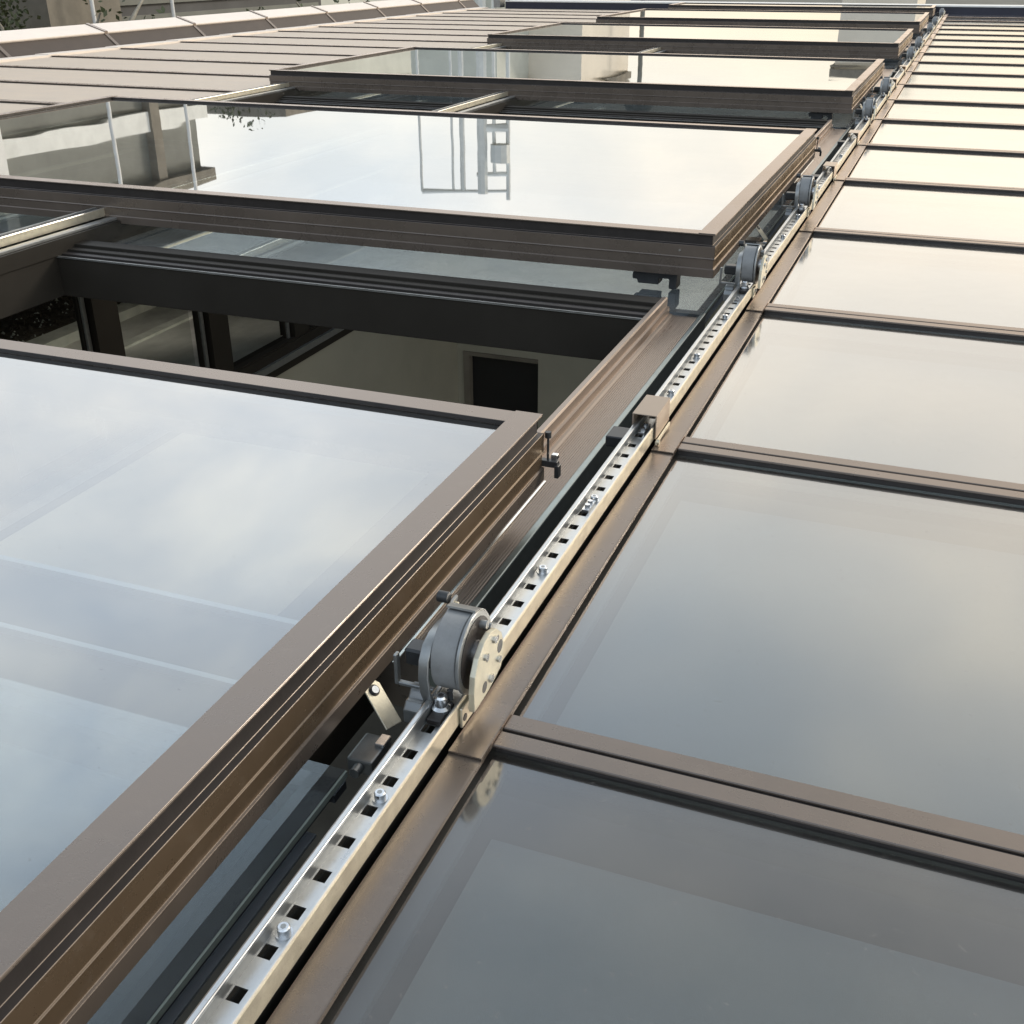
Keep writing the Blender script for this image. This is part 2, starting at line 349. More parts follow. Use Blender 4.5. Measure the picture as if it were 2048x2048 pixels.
# flashing strips, each lapping over the nearer one with a slightly lifted lip
m = MB()
L_ = 1.03; n = 12; w0, w1 = -.0422, 0.0
def fz(t): return .0012 + .0040 * max(0, 1 - t / .12) ** 1.5
for k in range(n):
    a, b_ = k / n, (k + 1) / n
    ys = [(a ** 1.6) * L_, (b_ ** 1.6) * L_]
    for xa, xb, bow in ((w0, -.034, 0), (-.034, -.003, 1), (-.003, w1, 0)):
        m.face([(xa, ys[0], fz(ys[0]) + (.0 if xa == w0 else .0003)), (xb, ys[0], fz(ys[0]) + (.0 if xb == w1 else .0003)),
                (xb, ys[1], fz(ys[1]) + (.0 if xb == w1 else .0003)), (xa, ys[1], fz(ys[1]) + (.0 if xa == w0 else .0003))])
m.face([(w1, 0, fz(0)), (w1, 0, -.004), (w1, L_, -.004), (w1, L_, fz(L_))])
m.face([(w0, 0, fz(0)), (w0, L_, fz(L_)), (w0, L_, -.022), (w0, 0, -.022)])
m.face([(w0, 0, fz(0)), (w0, 0, fz(0) - .0018), (w1, 0, fz(0) - .0018), (w1, 0, fz(0))])
fl0 = m.build('flashing_strip', 'bronze', roofR); fl0.location = (0, BAR[0] - .035, 0)
for y in BAR[1:]: dup(fl0, (0, y - .035, 0), roofR)
m = MB(); m.box((-.0405, -2.2, -.16), (-.0125, END, -.012)); m.build('kerb', 'gasket', roofR)
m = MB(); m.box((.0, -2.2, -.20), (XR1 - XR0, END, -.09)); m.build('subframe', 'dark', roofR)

# ---- left hand fixed glass roof (beyond the sliding panels)
XL0, XL1 = -7.72, -4.33
roofL = thing('sheet_roof', (XL0, 0, 0), 'flat tan sheet panels between the left-hand gutter strip and the sliding skylights', 'sheet roof')
bl0 = None
for y in BAR:
    if bl0 is None:
        m = MB(); W = XL1 - XL0
        m.box((0, .0055, -.0165), (W, .0575, -.0045), 1); m.box((0, .0, -.0045), (W, .0285, .0), 0); m.box((0, .035, -.0045), (W, .064, 0), 0)
        bl0 = m.build('glazing_bar', ['bronze', 'gasket'], roofL); bl0.location = (0, y, 0)
    else: dup(bl0, (0, y, 0), roofL)
for i in range(len(edges) - 1):
    y0, y1 = edges[i] + .058, edges[i + 1] + .006
    m = MB(); m.box((0, y0, -.0180), (W, y1, -.0130), 1, top=0); p = m.build('roof_sheet', ['sheet', 'dull'], roofL)
st0 = None
for y in BAR:
    m = MB(); m.prism([(-.16, -.02), (-.16, .006), (-.002, .006), (-.002, -.02)], lambda a, b, t: (a, t, b + (.006 if t < .01 else 0)), 0, 1.01)
    if st0 is None: st0 = m.build('gutter_strip', 'coping', roofL); st0.location = (0, y - .035, 0)
    else: dup(st0, (0, y - .035, 0), roofL)
m = MB(); m.box((0, -2.2, -.2), (W, END, -.09)); m.build('subframe', 'dark', roofL)

# ---- well under the sliding panels: two bays of lower fixed glass with openings between them
BAYS = [(-.30 - .0, 'r'), ]
roofM = thing('glass_roof', (0, 0, 0), 'lowered glass bays with open shafts underneath the sliding skylights', 'glass roof')
fixed = [(-2.2, .02), (2.10, 4.02), (6.10, 8.02), (10.1, 12.02), (14.1, 16.02), (18.1, 19.0)]
opens = [(.30, 1.95), (4.30, 5.95), (8.30, 9.95), (12.3, 13.95), (16.3, 17.95)]
bays = [(-2.335, -.184), (-3.98, -2.475)]
for bi, (xa, xb) in enumerate(bays):
    for (y0, y1) in fixed:
        ym = (y0 + y1) / 2
        for (a, b_) in ((y0, ym - .03), (ym + .03, y1)):
            m = MB(); m.box((xa, a, -.080), (xb, b_, -.068), 1, top=0); p = m.build('glass_panel', ['glass_low', 'under'], roofM)
            if bi == 0:
                m = MB(); m.box((xb + .0002, a, -.078), (xb + .0030, b_, -.069)); m.build('glass_edge', 'edge', p)
            m = MB()
            for q0, q1 in (((xa, a), (xb, a + .03)), ((xa, b_ - .03), (xb, b_)), ((xb - .05, a), (xb - .008, b_)), ((xa, a), (xa + .05, b_))):
                m.box((q0[0], q0[1], -.098), (q1[0], q1[1], -.086))
            m.build('spacer', 'spacer', p, split=True)
            m = MB(); m.box((xa + .02, a + .05, -.130), (xb - .012, b_ - .06, -.126)); m.build('blind', 'blind', p)
        m = MB(); m.box((xa, ym - .03, -.10), (xb, ym + .03, -.062)); m.build('glazing_bar', 'bronze', roofM, bevel=.002, seg=1)
    for (y0, y1) in opens:
        # front cross beam with two light lips, rear beam with stepped ledge
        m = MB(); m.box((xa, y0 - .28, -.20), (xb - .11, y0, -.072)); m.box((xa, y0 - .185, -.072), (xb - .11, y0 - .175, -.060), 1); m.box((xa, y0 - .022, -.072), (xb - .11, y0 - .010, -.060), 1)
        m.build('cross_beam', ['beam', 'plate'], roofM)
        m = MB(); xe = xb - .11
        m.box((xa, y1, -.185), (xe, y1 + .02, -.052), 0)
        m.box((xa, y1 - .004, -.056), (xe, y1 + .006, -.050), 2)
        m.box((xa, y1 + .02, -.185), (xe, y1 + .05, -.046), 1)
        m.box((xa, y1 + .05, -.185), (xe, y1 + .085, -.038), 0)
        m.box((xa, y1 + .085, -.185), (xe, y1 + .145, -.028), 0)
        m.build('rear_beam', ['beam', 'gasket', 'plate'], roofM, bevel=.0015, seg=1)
# right edge gutter in the openings: lip, steps, fluted floor, upstand
gut0 = None
prof = [(-.302, -.185), (-.302, -.028), (-.289, -.026), (-.286, -.030), (-.286, -.052), (-.279, -.054), (-.279, -.072), (-.272, -.074)]
x = -.268
while x < -.198:
    prof += [(x, -.0765), (x + .0018, -.0772), (x + .0036, -.0765)]; x += .0052
prof += [(-.1925, -.0765), (-.1925, -.185)]
for k, (y0, y1) in enumerate(opens):
    m = MB(); m.prism(prof, lambda a, b, t: (a, t, b), 0, (y1 + .15) - y0)
    m2 = MB(); m2.prism([(-.192, -.185), (-.192, -.070), (-.190, -.068), (-.179, -.068), (-.177, -.070), (-.177, -.185)], lambda a, b, t: (a, t, b), 0, (y1 + .15) - y0 + .04)
    m3 = MB(); m3.box((-.2385, 0, -.0764), (-.2345, .66, -.0735))  # added strip standing for the sunlit line below the sash edge
    if gut0 is None:
        gut0 = m.build('edge_gutter', 'brushed', roofM); gut0.location = (0, y0, 0); gu2 = m2.build('upstand', 'greenm', roofM, bevel=.001, seg=1); gu2.location = (0, y0 - .02, 0)
        gu3 = m3.build('sun_glint_strip', 'glintm', roofM); gu3.location = (0, y0 - .04, 0)
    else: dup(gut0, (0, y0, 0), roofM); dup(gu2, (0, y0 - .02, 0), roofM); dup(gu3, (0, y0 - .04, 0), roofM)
# dark sides of the shafts and the void beside the rail
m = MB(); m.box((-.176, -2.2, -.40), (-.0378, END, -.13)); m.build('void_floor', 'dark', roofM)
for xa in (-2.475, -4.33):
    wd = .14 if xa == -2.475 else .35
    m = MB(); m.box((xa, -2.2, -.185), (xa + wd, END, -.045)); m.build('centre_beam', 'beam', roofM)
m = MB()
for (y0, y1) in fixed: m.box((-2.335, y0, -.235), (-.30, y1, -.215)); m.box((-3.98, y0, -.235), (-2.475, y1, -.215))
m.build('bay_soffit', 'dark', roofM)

# ------------------------------------------------------------------ perforated rails
def rail_mesh(y0, y1, full=True):
    m = MB(); x0, x1 = -.0410, .0; zt = .041; zb = .0255; t = .0022; lip = .0088
    def ext(prof, mi=0): m.prism(prof, lambda a, b, t_: (a, t_, b), y0, y1, mi)
    rr = .0025
    ext([(x1 - t, .0115), (x1, .0115), (x1, zt - .0035), (x1 - .0008, zt - .0012)], 1)
    ext([(x1 - t, zt - .004), (x1 - .0005, zt - .0018), (x1 - .0015, zt), (x1 - .0032, zt), (x1 - .0038, zt - .001), (x1 - .0038, zb), (x1 - .003, zb)])
    ext([(x0, .002), (x0 + t, .002), (x0 + t, zt - t - .0005), (x0 + lip, zt - t), (x0 + lip, zt), (x0 + rr, zt), (x0 + rr * .3, zt - rr * .3), (x0, zt - rr)][::-1])
    ext([(x0 + lip - .0004, zb), (x0 + lip + .001, zb), (x0 + lip + .001, zt - .0003), (x0 + lip - .0004, zt - .0003)], 2)
    ext([(x0 + lip - .0012, zt + .0001), (x0 + lip - .0009, zt + .0012), (x0 + lip, zt + .0016), (x0 + lip + .0009, zt + .0010), (x0 + lip + .0011, zt - .002)])
    # base with slots every 50 mm
    xa, xb = x0 + lip, x1 - .0036; s0, s1 = xa + .0022, xa + .0160; y = y0
    z1, z0 = zb, zb - .0016
    while y < y1 - .001:
        ye = min(y + .05, y1); sa, sb = y + .017, y + .033
        m.box((xa, y, z0), (xb, sa, z1)); m.box((xa, sb, z0), (xb, ye, z1)); m.box((xa, sa, z0), (s0, sb, z1)); m.box((s1, sa, z0), (xb, sb, z1)); y += .05
    return m
RX = -.0440
railR = thing('perforated_rail', (RX, 0, 0), 'galvanised slotted steel rail running away along the flashing of the right-hand glass roof', 'rail', 'slotted rails of the sliding roof')
ch = rail_mesh(-2.2, 18.9).build('channel', ['galv', 'zinc', 'plate'], railR)
m = MB(); m.box((-.036, -2.2, -.13), (-.010, 18.9, .0035)); m.build('rail_base', 'dark', railR)
# bolts in the trough
m = MB(); m.tube((0, 0, 0), (0, 0, .0022), .0088, 20, 0); m.tube((0, 0, .0022), (0, 0, .0095), .0064, 20, 0); m.tube((0, 0, .0095), (0, 0, .0108), .0064, 20, 0, r2=.0052)
m.tube((0, 0, .0101), (0, 0, .0111), .003, 6, 1)
blt = m.build('bolt', ['steel', 'plate'], railR, smooth=True); blt.location = (-.0195, -.302, .0255)
for y in (-.105, .42, .675, 1.21, 1.46, 1.78, 2.72, 3.05, 3.62, 4.05, 4.42, 5.2, 6.3, 7.3, 8.1): dup(blt, (-.0195 + rnd.uniform(-.001, .001), y, .0255), railR)
# small nuts and clips clustered along the trough
m = MB(); m.box((-.006, -.012, 0), (.006, .012, .006)); m.tube((0, 0, .006), (0, 0, .011), .0048, 6); nut = m.build('clip', 'steel', railR); nut.location = (-.0205, .640, .0255)
for y in (.655, .99, 1.015, 1.16, 1.95, 2.35, 2.42): dup(nut, (-.0205, y, .0255), railR)
for xx, lab in ((-2.395, 'galvanised slotted steel rail along the middle, under the sliding skylights'), (-4.06, 'galvanised slotted steel rail at the left ends of the sliding skylights')):
    r_ = thing('perforated_rail', (xx, 0, 0), lab, 'rail', 'slotted rails of the sliding roof')
    c_ = ch.copy(); col.objects.link(c_); c_.parent = r_
    m = MB(); m.box((.022, -2.2, .0015), (.052, 18.9, .012)); m.build('guide_bar', 'plate', r_, bevel=.002, seg=1)
    m = MB(); m.box((-.046, -2.2, -.05), (.066, 18.9, .0015)); m.build('rail_base', 'beam', r_)

# ------------------------------------------------------------------ sliding skylights
# outer profile of a frame member: (outward offset, z); inner side goes under the glass
ZT = .1175
PROF = [(.001, ZT), (.001, .1140), (-.0060, .1130), (-.0060, .0845), (.0036, .0822), (.0036, .0482), (.0054, .0472), (.0054, .0458),
        (.0012, .0444), (.0012, .0164), (.0046, .0152), (.0046, -.0095), (.0, -.0105), (-.045, -.0105), (-.046, .020), (-.046, .1085), (-.048, .1090), (-.048, ZT)]
def member_mat(k, side):
    if k in (1, 2, 3): return 1                      # rubber in the groove
    if k in (14, 15, 16): return 1                # rubber against the pane
    if side and k in (4, 5, 8, 11): return 2  # side faces take the bronze with the reflection tinted in
    return 0
def make_sash(w_, l_):
    root = thing('sliding_skylight')
    x0, x1, y0, y1 = 0, w_, 0, l_
    corners = [((x0, y0), (x1, y0), (0, -1)), ((x1, y0), (x1, y1), (1, 0)), ((x1, y1), (x0, y1), (0, 1)), ((x0, y1), (x0, y0), (-1, 0))]
    for ci, (a, b, nrm) in enumerate(corners):
        m = MB(); n = len(PROF); d = Vector((b[0] - a[0], b[1] - a[1])).normalized()
        gap = .0004
        side = nrm[0] != 0
        A = []; B = []
        for off, z in PROF:
            # the side members run through over the ends at the top cap, mitred below
            ea = off + (0 if True else 0)
            A.append((a[0] + nrm[0] * off - d[0] * (off - gap), a[1] + nrm[1] * off - d[1] * (off - gap), z))
            B.append((b[0] + nrm[0] * off + d[0] * (off - gap), b[1] + nrm[1] * off + d[1] * (off - gap), z))
        i = len(m.v); m.v += A + B
        for k in range(n):
            m.f.append((i + k, i + (k + 1) % n, i + n + (k + 1) % n, i + n + k)); m.mi.append(member_mat(k, side))
        m.f.append(tuple(range(i, i + n))); m.mi.append(0); m.f.append(tuple(range(i + n, i + 2 * n))[::-1]); m.mi.append(0)
        m.build('frame_member', ['bronze', 'gasket', 'side_sheen', 'dull'], root, bevel=.0006, seg=1)
        if side:
            e = MB(); s_ = 1 if nrm[0] > 0 else -1
            e.box((min(a[0] - s_ * .0490, a[0] + s_ * .0016), y0 - .0006, ZT + .0002), (max(a[0] - s_ * .0490, a[0] + s_ * .0016), y1 + .0006, ZT + .0022)); e.build('cover_cap', 'bronze', root, bevel=.0005, seg=1)
    m = MB(); gi = .0440; m.box((gi, gi, .1025), (x1 - gi, y1 - gi, .1075), 1, top=0); m.build('glass_panel', ['glass_sash', 'under'], root)
    m = MB()
    for q0, q1 in (((gi, y0 + gi), (x1 - gi, y0 + gi + .018)), ((gi, y1 - gi - .018), (x1 - gi, y1 - gi)), ((gi, gi), (gi + .018, y1 - gi)), ((x1 - gi - .018, gi), (x1 - gi, y1 - gi))):
        m.box((q0[0], q0[1], .086), (q1[0], q1[1], .094))
    m.build('spacer', 'spacer', root)
    m = MB(); m.tube((w_ - .10, -.0062, .066), (w_ - .10, -.0045, .066), .0035, 10); m.build('screw', 'steel', root)
    return root
SX0, SX1 = -4.215, -.2
SW = SX1 - SX0
sash = [(-1.51, 2.302, 'nearest sliding skylight with bluish white glass, cut off by the left edge'),
        (2.284, 2.288, 'second sliding skylight, mirroring white sky and a dark building, over the open shaft'),
        (6.265, 2.33, 'third sliding skylight from the front, whose glass mirrors hazy grey and beige shapes'),
        (10.36, 2.27, 'fourth sliding skylight from the front, narrow in the distance'),
        (14.12, 2.40, 'fifth sliding skylight, thin pale strip over a dark frame near the far end'),
        (18.02, 1.0, 'farthest sliding skylight at the very top, just before the end wall')]
for y, l_, lab in sash:
    s_ = make_sash(SW, l_); s_.location = (SX0, y, 0); tag(s_, lab, 'skylight', 'sliding skylights in a row')

# ------------------------------------------------------------------ wheel trolleys on the rail
def make_trolley():
    root = thing('wheel_trolley')
    cz = .088
    def lathe(prof, n=48, split_m=None):
        m = MB(); L = len(prof)
        for k in range(n):
            t = 2 * math.pi * k / n
            m.v += [(a, rr * math.cos(t), cz + rr * math.sin(t)) for a, rr in prof]
        for k in range(n):
            for j in range(L):
                m.f.append((k * L + j, k * L + (j + 1) % L, ((k + 1) % n) * L + (j + 1) % L, ((k + 1) % n) * L + j)); m.mi.append(0)
        return m
    lathe([(-.006, .044), (-.006, .0485), (-.005, .0495), (.0245, .0495), (.0255, .0485), (.0255, .044), (.0245, .042), (.0245, .012), (-.005, .012), (-.005, .042)]).build('wheel', 'nylon', root, smooth=True)
    lathe([(.0275, .010), (.0275, .0520), (.0282, .0528), (.0312, .0528), (.0320, .0520), (.0320, .010)]).build('rim_disc', 'plate', root, smooth=True)
    m = MB(); m.tube((.0322, 0, cz), (.0328, 0, cz), .0455, 32, 0); m.build('hub_face', 'gasket', root)
    # guard sheet over the top of the wheel
    m = MB(); ri, ro = .0515, .0540; angs = [R(72 - k * 11) for k in range(10)]; pts = []
    outer = [(ro * math.cos(t), cz + ro * math.sin(t)) for t in angs]; inner = [(ri * math.cos(t), cz + ri * math.sin(t)) for t in angs][::-1]
    m.prism([(ro * math.cos(angs[0]) - .010, cz + .0545), *outer, *inner, (ri * math.cos(angs[0]) - .010, cz + .052)], lambda a, b, t: (t, a, b), -.008, .030)
    m.build('guard', 'plate', root, smooth=True)
    # inner strap: hugs the wheel and twists out to a bolted ear
    P_ = [(-.012, -.040, .024), (-.0125, -.051, .050), (-.013, -.0545, .075), (-.0135, -.050, .096), (-.014, -.038, .110), (-.0145, -.018, .117), (-.015, .004, .119), (-.0155, .022, .120), (-.016, .036, .121), (-.016, .050, .121)]
    P_ = [Vector(p) for p in P_]; m = MB(); rows = []
    for k, p in enumerate(P_):
        d = (P_[min(k + 1, len(P_) - 1)] - P_[max(k - 1, 0)]).normalized(); tw = min(1, max(0, (k - 4) / 4))
        wv = Vector((1, 0, 0)).lerp(Vector((.25, 0, 1)), tw).normalized(); wv = (wv - d * wv.dot(d)).normalized(); nv = d.cross(wv)
        hw = .0065 if k < 7 else .011; ht = .0022
        rows.append([p + wv * hw + nv * ht, p + wv * hw - nv * ht, p - wv * hw - nv * ht, p - wv * hw + nv * ht])
    for r_ in rows: m.v += [tuple(q) for q in r_]
    for k in range(len(rows) - 1):
        for j in range(4): m.f.append((k * 4 + j, k * 4 + (j + 1) % 4, (k + 1) * 4 + (j + 1) % 4, (k + 1) * 4 + j)); m.mi.append(0)
    m.f.append((0, 1, 2, 3)); q = (len(rows) - 1) * 4; m.f.append((q, q + 1, q + 2, q + 3)); m.mi += [0, 0]
    m.build('inner_strap', 'plate', root, bevel=.0008, seg=1, smooth=True)
    m = MB(); m.tube((-.032, .036, .134), (-.018, .036, .134), .0075, 14, 1); m.build('ear_bolt', ['zinc', 'blackp'], root, smooth=True)
    m = MB(); m.tube((-.016, .042, .121), (-.009, .042, .121), .0050, 6, 0); m.build('ear_nut', 'zinc', root)
    # outer side plate with bolts
    m = MB(); pl = [(-.046, .034), (-.0465, .060), (-.042, .082), (-.030, .101), (-.012, .112), (.008, .115), (.028, .109), (.043, .095), (.051, .076), (.050, .058), (.040, .045), (.020, .040), (.0, .036)]
    m.prism(pl, lambda a, b, t: (t, a, b), .0415, .0490); m.build('side_plate', 'zinc', root, bevel=.0012, seg=2)
    for y, z, r_ in ((.018, .100, .0052), (-.010, .092, .0050), (.004, .052, .0060), (.030, .064, .0048)):
        m = MB(); m.tube((.0490, y, z), (.0525, y, z), r_, 6, 0); m.build('plate_bolt', 'steel', root)
    for y, z, r_ in ((.030, .094, .0042), (.037, .078, .0088), (-.014, .050, .0075), (-.004, .084, .0036)):
        m = MB(); m.tube((.0480, y, z), (.0493, y, z), r_, 12, 0); m.build('bolt_hole', 'blackp', root)
    m = MB(); m.tube((.031, 0, cz), (.0415, 0, cz), .017, 20, 0); m.build('axle', 'steel', root, smooth=True)
    for y, z in ((.030, cz + .020), (.016, cz + .032), (.026, cz - .026)):
        m = MB(); m.tube((.031, y, z), (.0415, y, z), .0055, 10, 0); m.build('spacer_pin', 'plate', root, smooth=True)
    # guide block and stud in the trough, in front of the wheel
    m = MB(); m.box((-.001, -.076, .026), (.018, -.036, .0335)); m.build('guide_block', 'gasket', root, bevel=.001, seg=1)
    m = MB(); m.tube((.0085, -.053, .0335), (.0085, -.053, .037), .0115, 20, 0); m.tube((.0085, -.053, .037), (.0085, -.053, .0395), .0115, 20, 0, r2=.0085); m.tube((.0085, -.053, .0395), (.0085, -.053, .052), .0078, 20, 0); m.tube((.0085, -.053, .052), (.0085, -.053, .0545), .0078, 20, 0, r2=.006)
    m.tube((.0085, -.053, .0543), (.0085, -.053, .0550), .0036, 6, 1); m.build('guide_stud', ['steel', 'gasket'], root, smooth=True)
    m = MB(); m.tube((.010, -.030, .0335), (.010, -.030, .046), .0045, 6, 0); m.build('guide_pin', 'steel', root)
    # rubber stop beside the rail
    m = MB(); m.prism([(-.036, -.010), (-.036, .010), (-.028, .018), (-.020, .018), (-.014, .026), (-.002, .030), (.004, .024), (.004, -.010)], lambda a, b, t: (t, a - .006, b), -.050, -.027)
    m.build('rubber_stop', 'plate', root, bevel=.0022, seg=2)
    # fork going in under the sash
    m = MB(); m.box((-.062, -.028, .034), (-.014, -.021, .039)); m.build('fork_arm', 'plate', root, bevel=.001, seg=1)
    m = MB(); m.box((-.067, -.028, .034), (-.0622, -.018, .078)); m.build('fork_leg', 'plate', root, bevel=.001, seg=1)
    m = MB(); m.box((-.060, .020, .050), (-.016, .034, .056)); m.build('cross_arm', 'blackp', root, bevel=.001, seg=1)
    m = MB(); m.box((-.058, -.016, .058), (-.020, .012, .082)); m.build('inner_block', 'blackp', root, bevel=.003, seg=1)
    # clip across the rail side
    m = MB(); m.box((.0285, -.046, .006), (.0325, -.012, .034)); m.build('side_clip', 'zinc', root, bevel=.001, seg=1)
    m = MB(); m.tube((.0325, -.038, .018), (.0335, -.038, .018), .005, 10); m.build('clip_hole', 'blackp', root)
    m = MB(); m.tube((.0325, -.020, .022), (.0365, -.020, .022), .0045, 6); m.build('clip_nut', 'steel', root)
    return root
TX = -.0720
tr = [(.108, 'nearest wheel trolley, grey wheel with cream side plate on the slotted rail'),
      (2.10, 'second wheel trolley, below the near right corner of the second skylight'),
      (3.20, 'wheel trolley halfway along the right side of the second skylight'),
      (5.72, 'wheel trolley just in front of the third skylight'),
      (6.92, 'wheel trolley beside the right edge of the third skylight'),
      (9.70, 'wheel trolley in front of the fourth skylight'),
      (11.0, 'wheel trolley beside the fourth skylight'),
      (13.5, 'small distant wheel trolley in front of the fifth skylight'),
      (14.9, 'small distant wheel trolley beside the fifth skylight'),
      (17.4, 'farthest wheel trolley before the last skylight')]
t0 = make_trolley(); t0.location = (TX, tr[0][0], 0); tag(t0, tr[0][1], 'trolley', 'wheel trolleys on the right-hand rail')
for y, lab in tr[1:]: dup(t0, (TX, y, 0), None, lab)

# lever brackets that link sash and rail, near side of trolleys
def make_lever():
    root = thing('lever_bracket')
    m = MB(); T = Vector((-.046, .034, .050)); B = Vector((-.001, .014, .004)); ax = (B - T).normalized()
    wv = Vector((.25, 1, .05)); wv = (wv - ax * wv.dot(ax)).normalized(); nv = ax.cross(wv).normalized(); hw = .0135
    if nv.z < 0: nv = -nv
    out_ = [T - wv * hw * .55, T - wv * hw + ax * .008, B - wv * hw, B + wv * hw, T + wv * hw + ax * .008, T + wv * hw * .55]
    m.v = [tuple(p) for p in out_] + [tuple(p - nv * .003) for p in out_]; n = 6
    m.f = [tuple(range(n)), tuple(range(n, 2 * n))[::-1]] + [(k, (k + 1) % n, n + (k + 1) % n, n + k) for k in range(n)]; m.mi = [0] * len(m.f)
    m.build('arm', 'zinc', root, bevel=.0006, seg=1)
    pv = T + ax * .014; m = MB(); m.tube(pv, pv + nv * .004, .0052, 14, 0); m.build('pivot', 'steel', root, smooth=True)
    m = MB(); m.tube(pv - nv * .0002, pv + nv * .0006, .0080, 18, 0); m.build('pivot_washer', 'gasket', root)
    m = MB(); m.box((-.032, -.060, -.022), (.004, -.006, .000)); m.build('foot', 'plate', root, bevel=.003, seg=2)
    m = MB(); m.box((-.008, -.030, .0002), (.006, -.008, .006)); m.build('foot_nut', 'steel', root, bevel=.001, seg=1)
    m = MB(); m.tube((-.014, -.075, -.010), (-.014, -.061, -.010), .007, 10, 0); m.build('foot_bolt', 'plate', root, smooth=True)
    return root
l0 = make_lever(); l0.location = (-.157, .094, -.060); tag(l0, 'flat steel lever bracket under the nearest skylight, left of the near trolley', 'bracket', 'lever brackets')
dup(l0, (-.157, 3.02, -.06), None, 'small steel lever bracket beside the trolley halfway along the second skylight')
dup(l0, (-.157, 6.78, -.06), None, 'tiny steel lever bracket beside the right edge of the third skylight')

# clamps over the rail
def make_clamp():
    root = thing('rail_clamp')
    m = MB(); m.prism([(-.027, .020), (-.027, .056), (.005, .056), (.005, .018), (.003, .018), (.003, .054), (-.025, .054), (-.025, .020)], lambda a, b, t: (a * 1.52 - .002, t, b + (.006 if b > .03 else -.004)), -.052, .055)
    m.build('cover', 'clampc', root, bevel=.0012, seg=2)
    m = MB(); m.box((.0065, -.062, .006), (.0100, .048, .014)); m.build('side_bracket', 'zinc', root, bevel=.0015, seg=2)
    m = MB(); m.tube((.0085, -.056, .012), (.0145, -.056, .012), .0055, 12); m.build('bracket_bolt', 'zinc', root, smooth=True)
    m = MB(); m.box((-.085, -.085, .0), (-.044, -.030, .022)); m.build('black_block', 'blackp', root, bevel=.002, seg=1)
    return root
c0 = make_clamp(); c0.location = (-.0445, 1.045, 0); tag(c0, 'brown box clamp over the rail in the foreground, with a black block on its left', 'clamp', 'clamps over the rail')
for y, lab in ((3.98, 'saddle clamp over the rail past the trolley of the second skylight'), (4.98, 'saddle clamp on the rail at the far corner of the second skylight'),
               (7.72, 'distant saddle clamp over the rail beside the third skylight'), (8.75, 'distant saddle clamp over the rail past the third skylight'), (11.9, 'farthest saddle clamp on the rail')):
    dup(c0, (-.0445, y, 0), None, lab)

# striker on the rear corner of the near sash
def make_striker():
    root = thing('striker')
    m = MB(); m.tube((0, 0, .0), (0, .0, .045), .0022, 10); m.tube((0, 0, .045), (0, 0, .056), .0058, 12); m.build('pin', 'blackp', root, smooth=True)
    m = MB(); m.box((-.013, -.008, -.010), (.020, .006, .002)); m.box((.016, -.012, -.028), (.024, .004, -.004)); m.build('base', 'blackp', root, bevel=.001, seg=1)
    m = MB(); m.box((.004, .004, .0), (.016, .016, .010)); m.build('catch', 'steel', root, bevel=.001, seg=1)
    return root
k0 = make_striker(); k0.location = (-.190, .800, .028); tag(k0, 'black pin striker on the rear right corner of the nearest skylight', 'striker', 'pin strikers')
dup(k0, (-.190, 4.575, .028), None, 'tiny pin striker on the rear right corner of the second skylight')

# black carriage under the front right corner of each open sash
m = MB(); m.prism([(-.078, -.040), (-.078, -.020), (-.060, -.012), (.060, -.012), (.060, -.062), (.036, -.062), (.036, -.032), (.004, -.032), (.004, -.052), (-.060, -.052), (-.064, -.040)], lambda a, b, t: (a, t, b), 0, .055)
cb0 = m.build('corner_carriage', 'blackp', None, bevel=.003); cb0.location = (-.37, 2.31, .0); tag(cb0, 'black plastic carriage under the near right corner of the second skylight', 'carriage', 'black corner carriages')
o = cb0.copy(); col.objects.link(o); o.location = (-.37, 6.29, 0); o['label'] = 'black plastic carriage under the near right corner of the third skylight'

# ------------------------------------------------------------------ room below the opening
m = MB(); m.box((-3.6, -1.5, -3.55), (6, 8.6, -3.4)); tag(m.build('floor', 'floor'), kind='structure')
m = MB(); m.box((-3.75, 8.03, -3.5), (-3.535, 8.15, -.24)); m.box((-2.80, 8.03, -3.5), (6, 8.15, -.24)); m.box((-3.535, 8.03, -2.441), (-2.80, 8.15, -.24)); bw = tag(m.build('back_wall', 'cream'), kind='structure')
m = MB(); m.box((-3.535, 8.10, -3.5), (-2.80, 8.14, -2.441)); m.box((-3.535, 8.015, -3.5), (-3.475, 8.09, -2.441), 1); m.box((-3.535, 8.01, -2.470), (-2.80, 8.06, -2.435), 1)
tag(m.build('doorway', ['doorm', 'stone']), 'black doorway with a slim jamb at the back of the room below the open shaft', 'doorway')
m = MB(); m.box((-3.75, -1.5, -3.5), (-3.602, 8.03, -1.68)); tag(m.build('left_wall', 'cream'), kind='structure')
gp = thing('glazed_partition', (-3.6, 0, 0), 'dark framed window wall on the left side of the room below the shaft', 'window wall')
m = MB(); m.box((-.10, -1.5, -1.505), (.0, 8.03, -1.495), 0); m.box((-.10, -1.5, -1.57), (.012, 8.03, -1.505), 0); m.box((-.09, -1.5, -1.615), (.035, 8.03, -1.57), 1); m.box((-.10, -1.5, -1.68), (.010, 8.03, -1.615), 0); m.build('sill', ['beam', 'plate'], gp)
post0 = None
for y in (.05, .93, 1.80, 2.67, 3.55, 4.50, 5.42, 6.3, 7.2):
    m = MB(); m.box((-.12, -.10, -1.495), (.0, .085, -.20)); m.box((-.06, -.150, -1.495), (-.045, -.10, -.20), 0); m.box((-.045, -.142, -1.495), (-.03, -.118, -.20), 1)
    if post0 is None: post0 = m.build('post', ['beam', 'plate'], gp); post0.location = (0, y, 0)
    else: dup(post0, (0, y, 0), gp)
m = MB(); m.box((-.10, -1.5, -.24), (.0, 8.03, -.20)); m.build('head', 'beam', gp)
pan0 = None
